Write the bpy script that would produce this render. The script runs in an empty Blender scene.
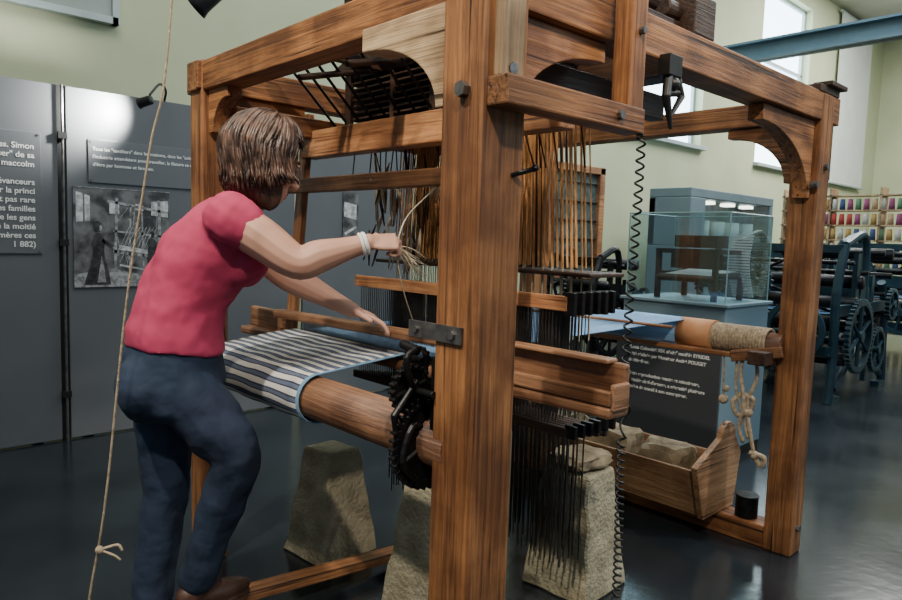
import bpy, math, random
from mathutils import Vector, Matrix, noise
random.seed(7)
V=Vector
SC=bpy.context.scene
COL=SC.collection
pi=math.pi

# ------------------------------------------------------------------ materials
def new_mat(name):
    m=bpy.data.materials.new(name); m.use_nodes=True
    nt=m.node_tree; b=nt.nodes["Principled BSDF"]
    return m,nt,b
def pmat(name,c1,c2,scale=8,stretch=(1,1,1),rough=.6,bump=.1,metal=0,detail=5,spread=(.3,.7),rand=0,bscale=None,coord='Object',spec=None,bdist=.02):
    m,nt,b=new_mat(name)
    tc=nt.nodes.new("ShaderNodeTexCoord"); mp=nt.nodes.new("ShaderNodeMapping")
    mp.inputs['Scale'].default_value=stretch
    nt.links.new(tc.outputs[coord],mp.inputs['Vector'])
    n=nt.nodes.new("ShaderNodeTexNoise"); n.inputs['Scale'].default_value=scale; n.inputs['Detail'].default_value=detail
    vec=mp.outputs[0]
    nt.links.new(vec,n.inputs['Vector'])
    r=nt.nodes.new("ShaderNodeValToRGB"); r.color_ramp.elements[0].position=spread[0]; r.color_ramp.elements[1].position=spread[1]
    r.color_ramp.elements[0].color=(*c1,1); r.color_ramp.elements[1].color=(*c2,1)
    nt.links.new(n.outputs[0],r.inputs[0])
    nt.links.new(r.outputs[0],b.inputs['Base Color'])
    b.inputs['Roughness'].default_value=rough; b.inputs['Metallic'].default_value=metal
    if spec is not None: b.inputs['Specular IOR Level'].default_value=spec
    if bump:
        bn=nt.nodes.new("ShaderNodeBump"); bn.inputs['Strength'].default_value=bump; bn.inputs['Distance'].default_value=bdist
        src=n
        if bscale:
            src=nt.nodes.new("ShaderNodeTexNoise"); src.inputs['Scale'].default_value=bscale; nt.links.new(vec,src.inputs['Vector'])
        nt.links.new(src.outputs[0],bn.inputs['Height']); nt.links.new(bn.outputs[0],b.inputs['Normal'])
    return m
def emat(name,c,s):
    m,nt,b=new_mat(name); b.inputs['Base Color'].default_value=(*c,1); b.inputs['Emission Color'].default_value=(*c,1); b.inputs['Emission Strength'].default_value=s
    return m
def glass(name,tint=(1,1,1),alpha=.12):
    m,nt,b=new_mat(name)
    out=nt.nodes["Material Output"]; tr=nt.nodes.new("ShaderNodeBsdfTransparent"); tr.inputs[0].default_value=(*tint,1)
    gl=nt.nodes.new("ShaderNodeBsdfGlossy"); gl.inputs['Roughness'].default_value=.03
    mx=nt.nodes.new("ShaderNodeMixShader"); mx.inputs[0].default_value=alpha
    nt.links.new(tr.outputs[0],mx.inputs[1]); nt.links.new(gl.outputs[0],mx.inputs[2]); nt.links.new(mx.outputs[0],out.inputs[0])
    return m

def wood(name,dark,light,rough=.55,rand=.12):
    """long grain along local X, cracks, knots and worn patches"""
    m,nt,b=new_mat(name); N=nt.nodes; L=nt.links
    tc=N.new("ShaderNodeTexCoord"); oi=N.new("ShaderNodeObjectInfo")
    mu=N.new("ShaderNodeMath"); mu.operation='MULTIPLY'; mu.inputs[1].default_value=31
    L.new(oi.outputs['Random'],mu.inputs[0])
    ad=N.new("ShaderNodeVectorMath"); ad.operation='ADD'; L.new(tc.outputs['Object'],ad.inputs[0]); L.new(mu.outputs[0],ad.inputs[1])
    mp=N.new("ShaderNodeMapping"); mp.inputs['Scale'].default_value=(1.0,26,26); L.new(ad.outputs[0],mp.inputs[0])
    n=N.new("ShaderNodeTexNoise"); n.inputs['Scale'].default_value=2.4; n.inputs['Detail'].default_value=9; n.inputs['Roughness'].default_value=.65; n.inputs['Distortion'].default_value=.8; L.new(mp.outputs[0],n.inputs[0])
    n2=N.new("ShaderNodeTexNoise"); n2.inputs['Scale'].default_value=4.5; n2.inputs['Detail'].default_value=5; L.new(ad.outputs[0],n2.inputs[0])
    r=N.new("ShaderNodeValToRGB"); e=r.color_ramp.elements; e[0].position=.33; e[1].position=.62; e[0].color=(*dark,1); e[1].color=(*light,1)
    L.new(n.outputs[0],r.inputs[0])
    mx=N.new("ShaderNodeMix"); mx.data_type='RGBA'; mx.blend_type='MULTIPLY'
    r2=N.new("ShaderNodeValToRGB"); r2.color_ramp.elements[0].position=.38; r2.color_ramp.elements[0].color=(.42,.36,.32,1); r2.color_ramp.elements[1].position=.58; r2.color_ramp.elements[1].color=(1,1,1,1)
    L.new(n2.outputs[0],r2.inputs[0]); mx.inputs[0].default_value=.9
    L.new(r.outputs[0],mx.inputs[6]); L.new(r2.outputs[0],mx.inputs[7])
    mp3=N.new("ShaderNodeMapping"); mp3.inputs['Scale'].default_value=(.9,40,40); L.new(ad.outputs[0],mp3.inputs[0])
    n3=N.new("ShaderNodeTexNoise"); n3.inputs['Scale'].default_value=1.2; n3.inputs['Detail'].default_value=2; L.new(mp3.outputs[0],n3.inputs[0])
    r3=N.new("ShaderNodeValToRGB"); r3.color_ramp.elements[0].position=.30; r3.color_ramp.elements[0].color=(.14,.11,.09,1); r3.color_ramp.elements[1].position=.36; r3.color_ramp.elements[1].color=(1,1,1,1); L.new(n3.outputs[0],r3.inputs[0])
    mx3=N.new("ShaderNodeMix"); mx3.data_type='RGBA'; mx3.blend_type='MULTIPLY'; mx3.inputs[0].default_value=1; L.new(mx.outputs[2],mx3.inputs[6]); L.new(r3.outputs[0],mx3.inputs[7])
    hs=N.new("ShaderNodeHueSaturation"); mr=N.new("ShaderNodeMapRange"); mr.inputs[3].default_value=1-rand; mr.inputs[4].default_value=1+rand
    L.new(oi.outputs['Random'],mr.inputs[0]); L.new(mr.outputs[0],hs.inputs['Value']); L.new(mx3.outputs[2],hs.inputs['Color'])
    L.new(hs.outputs[0],b.inputs['Base Color']); b.inputs['Roughness'].default_value=rough
    bn=N.new("ShaderNodeBump"); bn.inputs['Strength'].default_value=.5; bn.inputs['Distance'].default_value=.01
    L.new(n.outputs[0],bn.inputs['Height']); L.new(bn.outputs[0],b.inputs['Normal'])
    return m

M={}
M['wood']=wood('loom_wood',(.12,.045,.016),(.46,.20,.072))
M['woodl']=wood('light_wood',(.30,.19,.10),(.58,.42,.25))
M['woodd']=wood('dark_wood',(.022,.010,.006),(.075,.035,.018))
M['woodr']=wood('red_wood',(.22,.085,.034),(.52,.25,.11),rough=.45)
M['roller']=wood('roller_wood',(.10,.045,.025),(.28,.14,.075),rough=.5)
M['crate']=wood('crate_wood',(.20,.10,.045),(.46,.27,.14))
M['iron']=pmat('black_iron',(.006,.006,.007),(.02,.02,.022),30,rough=.4,bump=.15,metal=.6)
M['steel']=pmat('worn_steel',(.10,.10,.11),(.24,.23,.22),25,rough=.4,bump=.1,metal=.8)
M['lingo']=pmat('dark_wire',(.015,.013,.012),(.05,.045,.04),25,rough=.5,bump=0,metal=.3)
M['cord']=pmat('linen_cord',(.32,.15,.05),(.75,.40,.16),20,rough=.9,bump=0)
M['cordw']=pmat('pale_cord',(.44,.36,.24),(.68,.58,.42),20,rough=.9,bump=0)
M['rope']=pmat('hemp_rope',(.24,.18,.12),(.50,.40,.27),60,rough=.9,bump=.4)
M['stone']=pmat('cast_stone',(.22,.19,.12),(.44,.40,.28),9,rough=.95,bump=.6,detail=9,bscale=60)
M['rock']=pmat('field_stone',(.13,.10,.06),(.32,.26,.17),12,rough=.95,bump=.7,detail=8)
M['panel']=pmat('grey_panel',(.115,.125,.135),(.13,.14,.15),3,rough=.55,bump=.02)
M['signb']=pmat('sign_panel',(.055,.062,.07),(.065,.072,.08),3,rough=.5,bump=.02)
M['white']=pmat('white_print',(.85,.85,.82),(.9,.9,.88),5,rough=.7,bump=0)
M['wall']=pmat('pale_green_plaster',(.46,.50,.32),(.54,.57,.39),1.2,rough=.9,bump=.08)
M['ceil']=pmat('ceiling_plaster',(.42,.42,.36),(.48,.48,.42),2,rough=.9,bump=.05)
M['blue']=pmat('blue_machine_paint',(.008,.028,.042),(.018,.055,.078),6,rough=.4,bump=.1,metal=.2)
M['beamblue']=pmat('steel_beam_paint',(.06,.12,.16),(.08,.15,.19),4,rough=.5,bump=.02)
M['plinth']=pmat('plinth_blue_paint',(.16,.25,.30),(.19,.28,.33),3,rough=.5,bump=.02)
M['jean']=pmat('denim',(.004,.010,.027),(.015,.031,.068),5,rough=.85,bump=.5,bscale=14,bdist=.02)
M['shirt']=pmat('raspberry_jersey',(.38,.030,.085),(.47,.045,.118),5,rough=.85,bump=.5,bscale=9,bdist=.025)
M['skin']=pmat('skin',(.52,.28,.20),(.60,.34,.25),10,rough=.5,bump=.03)
M['hair']=pmat('brown_hair',(.025,.012,.008),(.09,.046,.03),30,rough=.5,bump=.4)
M['shoe']=pmat('brown_leather',(.04,.016,.010),(.08,.036,.024),20,rough=.5,bump=.2)
M['tan']=pmat('kraft_paper',(.50,.22,.09),(.62,.30,.14),9,rough=.7,bump=.1)
M['warp']=pmat('blue_warp_thread',(.16,.34,.60),(.30,.50,.78),40,stretch=(.05,6,1),rough=.7,bump=.2)
M['batten']=wood('batten_wood',(.20,.09,.045),(.40,.21,.11),rough=.4)
M['black']=pmat('black_plastic',(.006,.006,.006),(.012,.012,.012),10,rough=.45,bump=0)
M['eye']=pmat('eye_white',(.7,.7,.68),(.75,.75,.72),5,rough=.2,bump=0)
M['iris']=pmat('eye_iris',(.03,.02,.015),(.05,.03,.02),5,rough=.2,bump=0)
M['lip']=pmat('lips',(.40,.12,.11),(.45,.15,.13),5,rough=.4,bump=0)
M['glass']=glass('display_glass',(.90,.96,.97),.10)

# ------------------------------------------------------------------ mesh builder
class MB:
    def __init__(s): s.v=[]; s.f=[]
    def box(s,a,b):
        x0,y0,z0=a; x1,y1,z1=b; i=len(s.v)
        s.v+=[V(p) for p in [(x0,y0,z0),(x1,y0,z0),(x1,y1,z0),(x0,y1,z0),(x0,y0,z1),(x1,y0,z1),(x1,y1,z1),(x0,y1,z1)]]
        s.f+=[[i+k for k in q] for q in [(0,3,2,1),(4,5,6,7),(0,1,5,4),(1,2,6,5),(2,3,7,6),(3,0,4,7)]]
    def ring(s,c,x,y,n):
        i=len(s.v)
        for k in range(n):
            t=2*pi*k/n; s.v.append(c+x*math.cos(t)+y*math.sin(t))
        return i
    def bridge(s,i,j,n):
        for k in range(n):
            s.f.append([i+k,i+(k+1)%n,j+(k+1)%n,j+k])
    def loft(s,rings,n=16,cap=True):
        ids=[s.ring(V(c),V(x),V(y),n) for c,x,y in rings]
        for a,b in zip(ids,ids[1:]): s.bridge(a,b,n)
        if cap:
            s.f.append([ids[0]+k for k in reversed(range(n))]); s.f.append([ids[-1]+k for k in range(n)])
    def tube(s,pts,rad,n=10,cap=True):
        pts=[V(p) for p in pts]
        if not hasattr(rad,'__len__'): rad=[rad]*len(pts)
        t0=(pts[1]-pts[0]).normalized()
        x=t0.orthogonal().normalized(); R=[]
        for k,p in enumerate(pts):
            if k==0: t=t0
            elif k==len(pts)-1: t=(pts[k]-pts[k-1]).normalized()
            else: t=((pts[k+1]-pts[k]).normalized()+(pts[k]-pts[k-1]).normalized()).normalized()
            x=(x-t*x.dot(t)).normalized(); y=t.cross(x)
            R.append((p,x*rad[k],y*rad[k]))
        s.loft(R,n,cap)
    def rod(s,a,b,r,n=6,r2=None): s.tube([a,b],[r,r if r2 is None else r2],n)
    def ell(s,c,ax,n=16,m=10):
        c=V(c); X,Y,Z=[V(a) for a in ax]; R=[]
        for k in range(m+1):
            t=-pi/2+pi*k/m; t=max(min(t,pi/2-.12),-pi/2+.12)
            R.append((c+Z*math.sin(t),X*math.cos(t),Y*math.cos(t)))
        s.loft(R,n)
    def ball(s,c,r,n=12,m=8): s.ell(c,((r,0,0),(0,r,0),(0,0,r)),n,m)
    def prism(s,poly,o,A,B,C,th):
        o,A,B,C=V(o),V(A),V(B),V(C); i=len(s.v); n=len(poly)
        for sg in (-.5,.5):
            for a,b in poly: s.v.append(o+A*a+B*b+C*th*sg)
        s.f.append([i+k for k in reversed(range(n))]); s.f.append([i+n+k for k in range(n)])
        for k in range(n): s.f.append([i+k,i+(k+1)%n,i+n+(k+1)%n,i+n+k])
    def gear(s,c,axis,r,teeth,th,hub=.02,spokes=5,rim=.18,toothed=.12):
        c=V(c); ax=V(axis).normalized(); X=ax.orthogonal().normalized(); Y=ax.cross(X)
        N=teeth*4; i=len(s.v); ri=r*(1-rim)
        for sg in (-.5,.5):
            for k in range(N):
                t=2*pi*k/N; ro=r if k%4 in(1,2) else r*(1-toothed)
                s.v.append(c+(X*math.cos(t)+Y*math.sin(t))*ro+ax*th*sg)
            for k in range(N):
                t=2*pi*k/N; s.v.append(c+(X*math.cos(t)+Y*math.sin(t))*ri*.95+ax*th*sg)
        for k in range(N):
            q=(k+1)%N
            s.f+= [[i+k,i+q,i+N+q,i+N+k],[i+2*N+k,i+3*N+k,i+3*N+q,i+2*N+q],[i+k,i+2*N+k,i+2*N+q,i+q],[i+N+k,i+N+q,i+3*N+q,i+3*N+k]]
        for k in range(spokes):
            t=2*pi*(k+.3)/spokes; d=X*math.cos(t)+Y*math.sin(t)
            s.rod(c+d*hub*.5,c+d*ri*.97,th*.45,6)
        s.rod(c-ax*th*.9,c+ax*th*.9,hub,14)
    def obj(s,name,mat,parent=None,smooth=False,bevel=0,mods=None):
        me=bpy.data.meshes.new(name); me.from_pydata([tuple(v) for v in s.v],[],s.f); me.update()
        if smooth: me.polygons.foreach_set('use_smooth',[True]*len(me.polygons))
        if mat: me.materials.append(mat)
        o=bpy.data.objects.new(name,me); COL.objects.link(o)
        if parent: o.parent=parent
        if bevel:
            b=o.modifiers.new('b','BEVEL'); b.width=bevel; b.segments=2; b.limit_method='ANGLE'
        return o
def empty(name):
    o=bpy.data.objects.new(name,None); COL.objects.link(o); o.empty_display_size=.1; return o
def frame_mat(x,y,z,t):
    R=Matrix((x,y,z)).transposed().to_4x4(); R.translation=t; return R
def beam(name,p0,p1,w,h,mat,parent=None,bevel=.005,up=(0,0,1)):
    p0,p1=V(p0),V(p1); L=(p1-p0).length; x=(p1-p0).normalized(); up=V(up)
    if abs(x.dot(up))>.95: up=V((0,1,0))
    y=up.cross(x).normalized(); z=x.cross(y)
    m=MB(); m.box((-L/2,-w/2,-h/2),(L/2,w/2,h/2))
    o=m.obj(name,mat,parent,bevel=bevel)
    o.matrix_local=frame_mat(x,y,z,(p0+p1)/2)
    return o
def cylbeam(name,p0,p1,r,mat,parent=None,n=28):
    p0,p1=V(p0),V(p1); L=(p1-p0).length; x=(p1-p0).normalized()
    m=MB(); m.rod((-L/2,0,0),(L/2,0,0),r,n)
    o=m.obj(name,mat,parent,smooth=False)
    for p in o.data.polygons: p.use_smooth=len(p.vertices)==4
    y=x.orthogonal().normalized(); z=x.cross(y)
    o.matrix_local=frame_mat(x,y,z,(p0+p1)/2)
    return o
def brace(name,corner,A,th_dir,a,b,th,mat,parent,e=.04):
    pts=[(0,0),(a,0)]
    for k in range(15):
        t=pi/2*k/14
        pts.append((.035+(a-.035)*(1-math.sin(t)) , -e-(b-e)*(1-math.cos(t))))
    pts.append((0,-b))
    m=MB(); m.prism([(p[0],p[1]) for p in pts],(0,0,0),(1,0,0),(0,0,1),(0,1,0),th)
    o=m.obj(name,mat,parent,bevel=.003)
    x=V(A); z=V((0,0,1)); y=z.cross(x); o.matrix_local=frame_mat(x,y,z,V(corner)); return o
def text(name,body,loc,size,xdir,parent,mat,ls=1.0,align='LEFT',off=.018):
    cu=bpy.data.curves.new(name,'FONT'); cu.body=body; cu.size=size; cu.space_line=ls; cu.extrude=.0006; cu.offset=size*off; cu.align_x=align
    cu.materials.append(mat)
    o=bpy.data.objects.new(name,cu); COL.objects.link(o); o.parent=parent
    x=V(xdir).normalized(); z=V((0,0,1)); n=x.cross(z)
    o.matrix_local=frame_mat(x,z,n,V(loc))
    return o
def catmull(P,n=6):
    P=[V(p) for p in P]; Q=[P[0]*2-P[1]]+P+[P[-1]*2-P[-2]]; out=[]
    for i in range(1,len(Q)-2):
        for k in range(n):
            t=k/n; a,b,c,d=Q[i-1],Q[i],Q[i+1],Q[i+2]
            out.append(.5*((2*b)+(c-a)*t+(2*a-5*b+4*c-d)*t*t+(3*b-a-3*c+d)*t**3))
    out.append(P[-1]); return out
def catr(R,n=6):
    v=[V((r,0,0)) for r in R]; return [p.x for p in catmull(v,n)]

# ------------------------------------------------------------------ camera
cd=bpy.data.cameras.new("camera"); cam=bpy.data.objects.new("camera",cd); COL.objects.link(cam)
cd.sensor_width=36; cd.lens=690/902*36; cd.clip_start=.05
cam.matrix_world=Matrix.Translation((-1.167,-1.167,1.35))@Matrix.Rotation(math.radians(-42.85),4,'Z')@Matrix.Rotation(math.radians(84.9),4,'X')@Matrix.Rotation(math.radians(1.8),4,'Z')
SC.camera=cam

# ------------------------------------------------------------------ room
fm,nt,b=new_mat('polished_dark_floor')
tc=nt.nodes.new("ShaderNodeTexCoord"); n=nt.nodes.new("ShaderNodeTexNoise"); n.inputs['Scale'].default_value=1.6; n.inputs['Detail'].default_value=6
nt.links.new(tc.outputs['Object'],n.inputs[0])
r=nt.nodes.new("ShaderNodeValToRGB"); r.color_ramp.elements[0].color=(.010,.014,.018,1); r.color_ramp.elements[1].color=(.022,.029,.035,1)
r.color_ramp.elements[0].position=.35; r.color_ramp.elements[1].position=.7
nt.links.new(n.outputs[0],r.inputs[0]); nt.links.new(r.outputs[0],b.inputs['Base Color'])
mr=nt.nodes.new("ShaderNodeMapRange"); mr.inputs[3].default_value=.10; mr.inputs[4].default_value=.26; nt.links.new(n.outputs[0],mr.inputs[0]); nt.links.new(mr.outputs[0],b.inputs['Roughness'])
n3=nt.nodes.new("ShaderNodeTexNoise"); n3.inputs['Scale'].default_value=18; nt.links.new(tc.outputs['Object'],n3.inputs[0])
bn=nt.nodes.new("ShaderNodeBump"); bn.inputs['Strength'].default_value=.08; bn.inputs['Distance'].default_value=.01; nt.links.new(n3.outputs[0],bn.inputs['Height']); nt.links.new(bn.outputs[0],b.inputs['Normal'])
m=MB(); m.box((-5,-6,-.1),(18.9,4.9,0)); m.obj('floor',fm)
m=MB(); m.box((-5,-6,6.6),(18.9,4.9,6.7)); m.obj('ceiling',M['ceil'])
WIN=[(7.35,9.7,2.98,6.2),(11.75,14.0,2.93,6.2)]
m=MB()
xs=[-5]+[c for w in WIN for c in w[:2]]+[18.9]
for k in range(0,len(xs),2): m.box((xs[k],4.6,0),(xs[k+1],4.9,6.6))
for w in WIN:
    m.box((w[0],4.6,0),(w[1],4.9,w[2])); m.box((w[0],4.6,w[3]),(w[1],4.9,6.6))
m.obj('wall_left',M['wall'])
m=MB(); m.box((18.6,-6,0),(18.9,4.6,6.6)); m.obj('wall_far',M['wall'])
M['sky']=emat('daylight_pane',(.72,.89,1.0),7)
M['wframe']=pmat('window_frame_paint',(.40,.48,.48),(.46,.54,.54),4,rough=.6,bump=0)
for i,w in enumerate(WIN):
    e=empty('window_%d'%(i+1))
    m=MB(); m.box((w[0],4.80,w[2]),(w[1],4.82,w[3])); m.obj('pane',M['sky'],e)
    m=MB()
    for x in (w[0]+.03,w[1]-.03): m.box((x-.03,4.74,w[2]),(x+.03,4.80,w[3]))
    for z in (w[2]+.03,4.9,w[3]-.03): m.box((w[0],4.74,z-.03),(w[1],4.80,z+.03))
    m.box((w[0]-.05,4.5,w[2]-.06),(w[1]+.05,4.62,w[2]))
    m.obj('frame',M['wframe'],e,bevel=.005)
e=empty('window_blind')
M['blind']=pmat('white_blind',(.62,.66,.64),(.7,.73,.7),3,rough=.8,bump=.02)
m=MB(); m.box((15.4,4.50,2.85),(17.4,4.53,6.5)); m.obj('fabric',M['blind'],e)
m=MB(); m.rod((15.3,4.515,2.85),(17.5,4.515,2.85),.03); m.rod((15.3,4.515,6.5),(17.5,4.515,6.5),.03); m.obj('rails',M['wframe'],e)
e=empty('window_3')
m=MB(); m.box((-1.2,4.55,2.93),(.57,4.57,4.2)); m.obj('pane',pmat('frosted_pane',(.26,.31,.27),(.30,.35,.31),2,rough=.3,bump=0),e)
m=MB(); m.box((-1.2,4.53,2.88),(.6,4.6,2.93)); m.box((.56,4.53,2.88),(.61,4.6,4.2)); m.box((-1.2,4.53,4.2),(.61,4.6,4.25)); m.box((-1.2,4.53,2.88),(-1.15,4.6,4.2)); m.obj('frame',M['wframe'],e)
m=MB(); m.box((7.9,-5,3.78),(8.1,4.6,3.81)); m.box((7.9,-5,4.0),(8.1,4.6,4.03)); m.box((7.985,-5,3.78),(8.015,4.6,4.03)); m.obj('steel_ceiling_beam',M['beamblue'])

# ------------------------------------------------------------------ exhibition panels
def panel(u0,u1):
    e=empty('exhibition_panel')
    m=MB(); m.box((u0,3.6,0.01),(u1,3.63,2.2)); m.obj('board',M['panel'],e,bevel=.003)
    m=MB()
    m.box((u0+.1,3.63,0),(u0+.14,3.95,.04)); m.box((u1-.14,3.63,0),(u1-.1,3.95,.04)); m.box((u0+.1,3.63,.0),(u0+.14,3.67,2.1)); m.box((u1-.14,3.63,0),(u1-.1,3.67,2.1))
    m.obj('feet',M['iron'],e); return e
M['plq']=pmat('plaque_plastic',(.135,.145,.155),(.14,.15,.16),3,rough=.3,bump=0)
def plaque(e,u0,u1,z0,z1):
    m=MB(); m.box((u0,3.59,z0),(u1,3.6,z1)); m.obj('plaque',M['plq'],e,bevel=.002)
    m=MB()
    for u in (u0+.015,u1-.015):
        for z in (z0+.015,z1-.015): m.rod((u,3.585,z),(u,3.59,z),.006,8)
    m.obj('screws',M['steel'],e)
e=panel(-1.5,-.05)
plaque(e,-.75,-.14,1.18,1.90)
text('text',"mines. Simon\n\"presser\" de sa\npar maccolm\n\névanceurs\nailleur la princi\nà n'est pas rare\nbles des familles\nucs que les gens\nc que la moitié\nne mères ces\n1 882)",(-.175,3.588,1.80),.047,(1,0,0),e,M['white'],1.12,'RIGHT')
e=panel(.0,1.58)
plaque(e,.12,.90,1.63,1.90)
text('text',"Tous les \"textiliers\" dans les maisons, dans les \"soles\" se\nl'industrie attendaient pour travailler, la filature se réveille\nd'être par hommes et femmes.",(.145,3.588,1.83),.0300,(1,0,0),e,M['white'],1.6)
def grey(n,a,b,s=35): return pmat(n,(a,)*3,(b,)*3,s,rough=.5,bump=0,detail=8,spread=(.38,.62))
M['pb']=grey('photo_background',.035,.19,11)
M['pw']=grey('photo_white',.34,.75,30); M['pg']=grey('photo_grey',.18,.44,40); M['pd']=grey('photo_dark',.012,.06,28)
m=MB(); m.box((.03,3.592,.97),(.62,3.6,1.60)); m.obj('photograph',M['pb'],e)
def flat(e,name,mat,polys,y):
    m=MB()
    for P in polys: m.prism(P,(0,y,0),(1,0,0),(0,0,1),(0,1,0),.0006)
    return m.obj(name,mat,e)
def bar(x0,z0,x1,z1,w):
    d=V((x1-x0,z1-z0)).normalized()*w/2; return [(x0-d.y,z0+d.x),(x0+d.y,z0-d.x),(x1+d.y,z1-d.x),(x1-d.y,z1+d.x)]
def circ(cx,cz,r,s=1.0): return [(cx+r*math.cos(t*pi/8),cz+r*s*math.sin(t*pi/8)) for t in range(16)]
flat(e,'photograph_floor',M['pg'],[[(.03,.97),(.62,.97),(.62,1.01),(.42,1.05),(.24,1.09),(.03,1.05)]],3.5915)
flat(e,'photograph_windows',M['pw'],[[(.045,1.38),(.085,1.385),(.085,1.56),(.045,1.57)],[(.095,1.385),(.125,1.39),(.125,1.545),(.095,1.555)],[(.50,1.44),(.61,1.43),(.61,1.54),(.50,1.53)],[(.24,1.44),(.30,1.44),(.30,1.51),(.24,1.52)],[(.40,1.47),(.45,1.465),(.45,1.50),(.40,1.51)]],3.5911)
rd=random.Random(11); bars=[bar(.27,1.02,.285,1.54,.016),bar(.36,1.06,.37,1.50,.010),bar(.56,.99,.55,1.54,.020),bar(.23,1.52,.61,1.46,.016),bar(.26,1.33,.58,1.30,.012),bar(.26,1.20,.60,1.15,.02),bar(.45,1.08,.44,1.46,.010)]
for k in range(26):
    x=rd.uniform(.28,.54); z=rd.uniform(1.1,1.4); bars.append(bar(x,z,x+rd.uniform(-.03,.08),z+rd.uniform(.05,.14),rd.uniform(.002,.005)))
flat(e,'photograph_loom_beams',M['pg'],bars,3.5907)
flat(e,'photograph_warp',M['pw'],[[(.29,1.21),(.53,1.175),(.51,1.205),(.30,1.24)],bar(.30,1.11,.50,1.07,.012)]+[bar(.30+k*.022,1.22,.36+k*.022,1.36,.0022) for k in range(9)],3.5903)
flat(e,'photograph_figures',M['pd'],[[(.085,.985),(.245,.985),(.235,1.06),(.215,1.13),(.205,1.20),(.212,1.26),(.195,1.305),(.170,1.315),(.148,1.30),(.135,1.25),(.140,1.18),(.120,1.10)],[(.147,1.33),(.160,1.318),(.182,1.322),(.192,1.345),(.190,1.375),(.172,1.392),(.150,1.385),(.142,1.36)],bar(.195,1.27,.262,1.225,.020),[(.475,1.06),(.54,1.06),(.53,1.17),(.535,1.26),(.515,1.285),(.485,1.28),(.475,1.2)],[(.49,1.29),(.505,1.285),(.52,1.30),(.52,1.325),(.505,1.338),(.49,1.325)]],3.5899)
flat(e,'photograph_lit_parts',M['pg'],[[(.180,1.325),(.192,1.33),(.196,1.350),(.190,1.366),(.180,1.362)],[(.488,1.292),(.496,1.29),(.498,1.315),(.488,1.318)],[(.165,1.0),(.215,1.0),(.205,1.10),(.19,1.17),(.18,1.10)],circ(.266,1.222,.009)],3.5895)
flat(e,'photograph_border',M['pg'],[bar(.03,.972,.62,.972,.004),bar(.03,1.598,.62,1.598,.004)],3.5895)
e=panel(1.66,2.75)
m=MB(); m.box((2.02,3.592,1.33),(2.17,3.6,1.70)); m.obj('photograph',M['pb'],e)
flat(e,'photograph_shapes',M['pw'],[[(2.03,1.5),(2.15,1.48),(2.15,1.60),(2.03,1.62)],bar(2.04,1.36,2.15,1.42,.02)],3.591)
e=empty('panel_joint_rod')
m=MB(); m.rod((-.025,3.58,0),(-.025,3.58,2.2),.008,8)
m.obj('rod',M['steel'],e)
m=MB()
for z in (.3,1.25,1.9):
    m.box((-.05,3.57,z-.02),(0,3.6,z+.02))
m.obj('hinges',M['black'],e)
m=MB(); m.box((-.047,3.61,0),(-.003,3.625,2.2)); m.obj('gap_strip',M['black'],e)

def lamp_head(mb,p,d,r=.035,l=.12):
    p=V(p); d=V(d).normalized(); mb.tube([p-d*l,p-d*l*.9,p-d*l*.2,p],[r*.5,r*.8,r*.85,r],14,True)
e=empty('panel_arm_lamp')
m=MB(); m.tube(catmull([(.60,3.62,2.2),(.585,3.55,2.26),(.50,3.42,2.27),(.41,3.34,2.18)],5),.008,8); lamp_head(m,(.35,3.36,2.12),(-.45,.45,-.2),.035,.09); m.obj('arm',M['black'],e)
L=bpy.data.lights.new('panel_arm_bulb','SPOT'); L.energy=150; L.spot_size=1.9; L.spot_blend=1; L.color=(1,.98,.92); L.shadow_soft_size=.03
o=bpy.data.objects.new('bulb',L); COL.objects.link(o); o.parent=e; o.location=(.325,3.385,2.11); o.rotation_euler=V((-.45,.60,-.05)).to_track_quat('-Z','Y').to_euler()

e=empty('wall_display_frame')
m=MB(); 
for a,b2 in (((5.72,4.5,.85),(5.84,4.6,2.38)),((6.82,4.5,.85),(6.94,4.6,2.38)),((5.72,4.5,2.28),(6.94,4.6,2.38)),((5.72,4.5,.85),(6.94,4.6,.95))): m.box(a,b2)
m.obj('frame',M['woodr'],e,bevel=.01)
m=MB(); m.box((5.84,4.56,.95),(6.82,4.58,2.28)); m.obj('display',pmat('display_board',(.04,.06,.06),(.10,.13,.12),14,rough=.2,bump=0),e)
m=MB()
for k in range(5): m.box((5.84,4.53,1.15+k*.25),(6.82,4.56,1.165+k*.25))
m.obj('shelves',M['steel'],e)

# ------------------------------------------------------------------ hand loom
LOOM=empty('handloom')
W=M['wood']; LV=1.52
beam('post_front',(0,0,0),(0,0,2.0),.14,.14,W,LOOM,.008)
beam('post_right',(1.99,0,0),(1.99,0,2.0),.12,.12,W,LOOM,.008)
beam('post_left',(0,LV,0),(0,LV,2.0),.11,.11,W,LOOM,.008)
beam('post_rear',(1.99,LV,0),(1.99,LV,2.0),.12,.12,W,LOOM,.008)
beam('top_beam_side',(-.07,0,1.945),(2.13,0,1.945),.11,.115,W,LOOM)
beam('top_beam_weaver',(0,-.06,1.94),(0,LV+.1,1.94),.10,.11,W,LOOM)
beam('top_beam_far_side',(-.07,LV,1.94),(2.1,LV,1.94),.10,.11,W,LOOM)
beam('top_beam_back',(1.99,-.0,1.94),(1.99,LV+.06,1.94),.10,.10,W,LOOM)
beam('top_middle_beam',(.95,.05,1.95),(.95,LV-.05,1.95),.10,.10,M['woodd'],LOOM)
beam('sill_back',(2.0,.06,.05),(2.0,LV-.06,.05),.12,.10,W,LOOM)
beam('bracket_beam',(-.065,-.105,1.675),(.47,-.105,1.675),.065,.065,W,LOOM)
beam('bracket_upright',(.43,-.105,1.645),(.43,-.105,2.12),.065,.06,W,LOOM)
beam('post_plate',(-.005,-.08,1.71),(-.005,-.08,2.0),.075,.03,M['woodl'],LOOM)
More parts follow.
